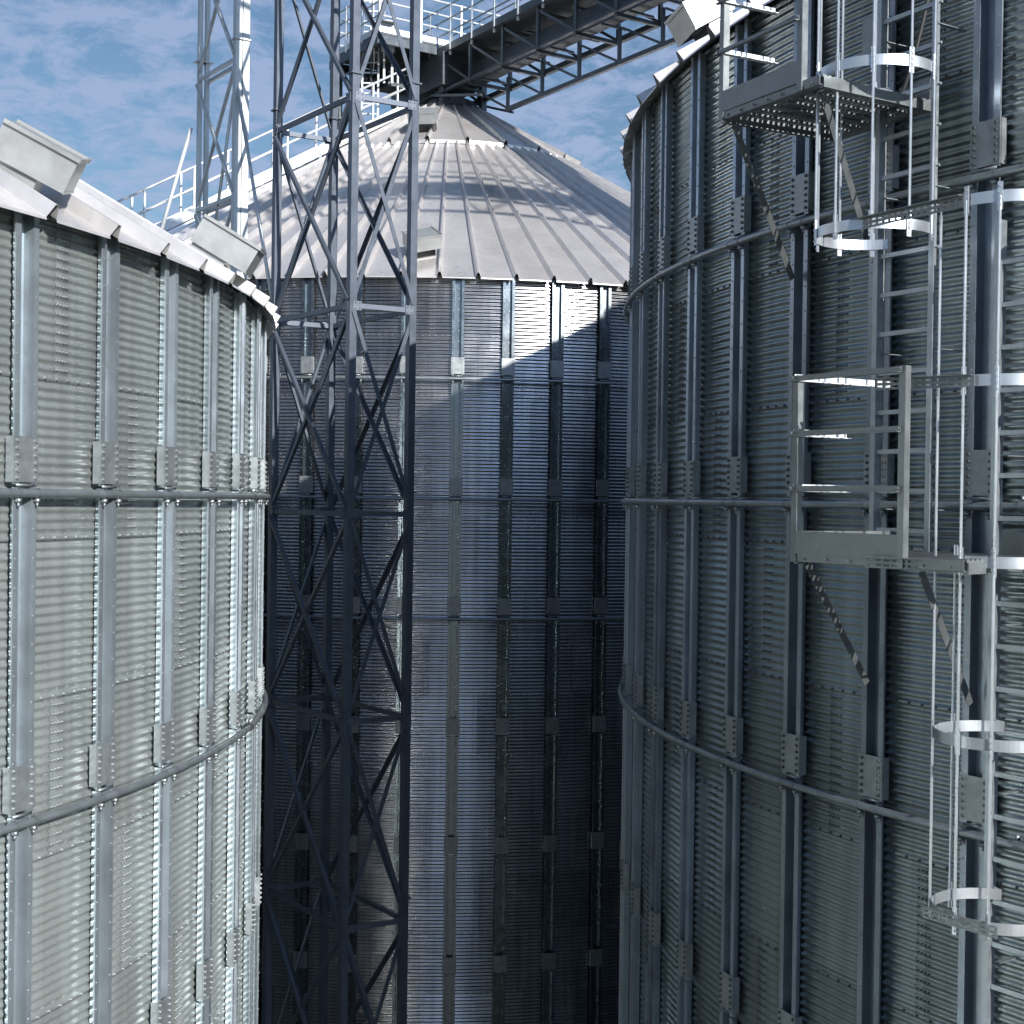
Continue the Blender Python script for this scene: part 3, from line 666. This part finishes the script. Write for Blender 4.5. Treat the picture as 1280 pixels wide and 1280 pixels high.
def slotted(label, p, q, h=0.055):
    t = MB(); p, q = Vector(p), Vector(q); d = (q - p); L_ = d.length; d.normalize(); n_ = int(L_ / .055); z = Vector((0, 0, 1))
    side = d.cross(z)
    t.bar(p + z * h * .42, q + z * h * .42, 0.005, h * .2); t.bar(p - z * h * .42, q - z * h * .42, 0.005, h * .2); t.bar(p, q, 0.005, h * .26)
    for i in range(n_ + 1):
        c = p + d * (L_ * i / n_)
        t.bar(c - z * h * .5, c + z * h * .5, 0.018, 0.006, side)
    t.bar(p + z * h * .5 + side * .02, q + z * h * .5 + side * .02, .045, .005)
    o = t.build('slotted_strap', M['platform'], None); o['label'] = label; o['category'] = 'bracket'; o['group'] = 'slotted straps tying the lower cage back to the wall'
    return o
slotted('slotted steel strap tying the top of the lower cage to the upper cage', pr(-1.0284, 11.9, 1.88), pr(-.9265, 11.97, 1.88), .07)
slotted('slotted steel strap at the height of the platform top rail', pr(-.9716, 12.1, .775), pr(-.917, 12.0, .765), .07)
slotted('slotted steel strap along the platform edge under the deck', pr(-.9693, 12.19, -.365), pr(-.9136, 12.1, -.365), .07)
slotted('slotted steel strap at the bottom hoop of the lower cage', pr(-.9413, 12.0, -2.553), pr(-.8986, 12.0, -2.553), .07)

def side_platform(label, a0, a1, afull, z, up_to):
    t = thing('access_platform', label, 'platform', pr((a0 + afull) / 2, 11.6, z), 'access platforms on the right silo')
    ro, ri = 12.13, 11.06
    m = MB(); n_ = 22
    for i in range(n_):
        r_ = ri + (ro - ri) * (i + .5) / n_; m.bar(pr(a0, r_, z), pr(afull, r_, z), 0.026, 0.028)
    for i in range(9):
        a = a0 + (afull - a0) * i / 8; m.bar(pr(a, ri, z - .008), pr(a, ro, z - .008), 0.014, 0.03)
    m.build('deck_grating', M['platform'], t)
    for r_, aa, ab in ((ro, a0, afull), (ri, a0, afull)):
        m = MB(); m.ang(pr(aa, r_ + (0.02 if r_ > 11.5 else -.02), z - .055), pr(ab, r_ + (0.02 if r_ > 11.5 else -.02), z - .055), 0.06, .006, sgn=-1 if r_ > 11.5 else 1)
        for i in range(7):
            a = aa + (ab - aa) * (i + .5) / 7
            if r_ > 11.5: m.bolt(pr(a, r_ + .022, z - .035), rad(a), .009, .01)
        m.build('edge_beam', M['platform'], t)
    for a in (a0, afull):
        m = MB(); m.bar(pr(a, ri, z - .04), pr(a, ro, z - .04), 0.04, 0.07); m.build('side_beam', M['platform'], t)
    m = MB(); m.bar(pr(a0, ro + .03, z + .075), pr(a1, ro + .03, z + .075), .006, .15); m.build('toe_board', M['platform'], t)
    m = MB(); m.bar(pr(a0, ri, z + .075), pr(a0, ro, z + .075), .006, .15); m.build('toe_board', M['platform'], t)
    if afull > a1 + .01:
        m = MB(); m.bar(pr(a1 - .01, ri + .02, z + .085), pr(afull, ri + .02, z + .085), .006, .16); m.build('toe_board', M['platform'], t)
    for a in (a0, a1):
        m = MB(); m.bar(pr(a, ro + .03, z - .06), pr(a, ro + .03, z + up_to + .04), .05, .006, rad(a)); sg = 1 if a == a1 else -1
        m.bar(pr(a, ro + .005, z - .06) + tan(a) * .022, pr(a, ro + .005, z + up_to + .04) + tan(a) * .022, .006, .05, rad(a)); m.build('railing_post', M['platform'], t)
    for h_ in (up_to, up_to * .68, up_to * .36):
        m = MB(); m.ang(pr(a0 - .003, ro + .04, z + h_), pr(a1, ro + .04, z + h_), .034, .005)
        for a in (a0, a1): m.bolt(pr(a, ro + .062, z + h_ + .02), rad(a), .010, .012)
        m.build('guard_rail', M['platform'], t)
        m = MB(); m.ang(pr(a0, ro + .04, z + h_), pr(a0, ro - (.9 if h_ == up_to else .45), z + h_), .045, .005); m.build('side_rail', M['white'], t)
    return t
side_platform('lower steel platform with three guard rails at the left of the lower ladder cage', -1.0265, -0.950, -0.912, -0.335, 1.17)
side_platform('upper steel platform under the silo eave seen from below', -1.0985, -1.0275, -1.012, 2.87, 1.17)
def strut(label, p, q):
    m = MB(); m.ang(p, q, .045, .006, rad(-1)); o = m.build('platform_strut', M['platform'], None); o['label'] = label; o['category'] = 'strut'; o['group'] = 'diagonal struts under the access platforms'
s4, s5, s6 = -1.4979 + 4 * ST, -1.4979 + 5 * ST, -1.4979 + 6 * ST
strut('diagonal strut under the left end of the lower platform', pr(-1.022, 12.05, -.40), pr(s5, 11.03, -1.32))
strut('diagonal strut under the lower platform running down to the stiffener behind the lower cage', pr(-.945, 12.0, -.40), pr(s6 + .0, 11.03, -1.35))
strut('diagonal strut under the left end of the upper platform', pr(-1.095, 12.05, 2.80), pr(s4, 11.03, 1.83))
strut('diagonal strut under the upper platform seen through the upper ladder cage', pr(-1.02, 12.0, 2.80), pr(s5, 11.03, 1.83))

# ------------------------------------------------------------------ junction box and cable above the upper cage
t = thing('junction_box', 'grey cable junction box on the wall behind the upper ladder cage', 'box', pr(-1.065, 11.0, 3.5))
m = MB(); m.bar(pr(-1.062, 11.02, 3.38), pr(-1.062, 11.02, 3.62), .2, .12, rad(-1.06)); m.build('housing', M['plate'], t)
m = MB(); m.bar(pr(-1.062, 11.09, 3.36), pr(-1.062, 11.09, 3.64), .22, .012, rad(-1.06)); m.build('cover', M['plate'], t)
cb = MB(); pts = []
for i in range(30):
    u_ = i / 29; pts.append(pr(-1.062 + .052 * u_, 11.06 + .05 * math.sin(u_ * PI), 3.38 - .55 * math.sin(u_ * PI) + .5 * u_ * u_))
cb.path(pts, .014, 6); o = cb.build('sagging_cable', M['cable'], None, smooth=True); o['label'] = 'dark cable sagging from the junction box to the ladder'; o['category'] = 'cable'
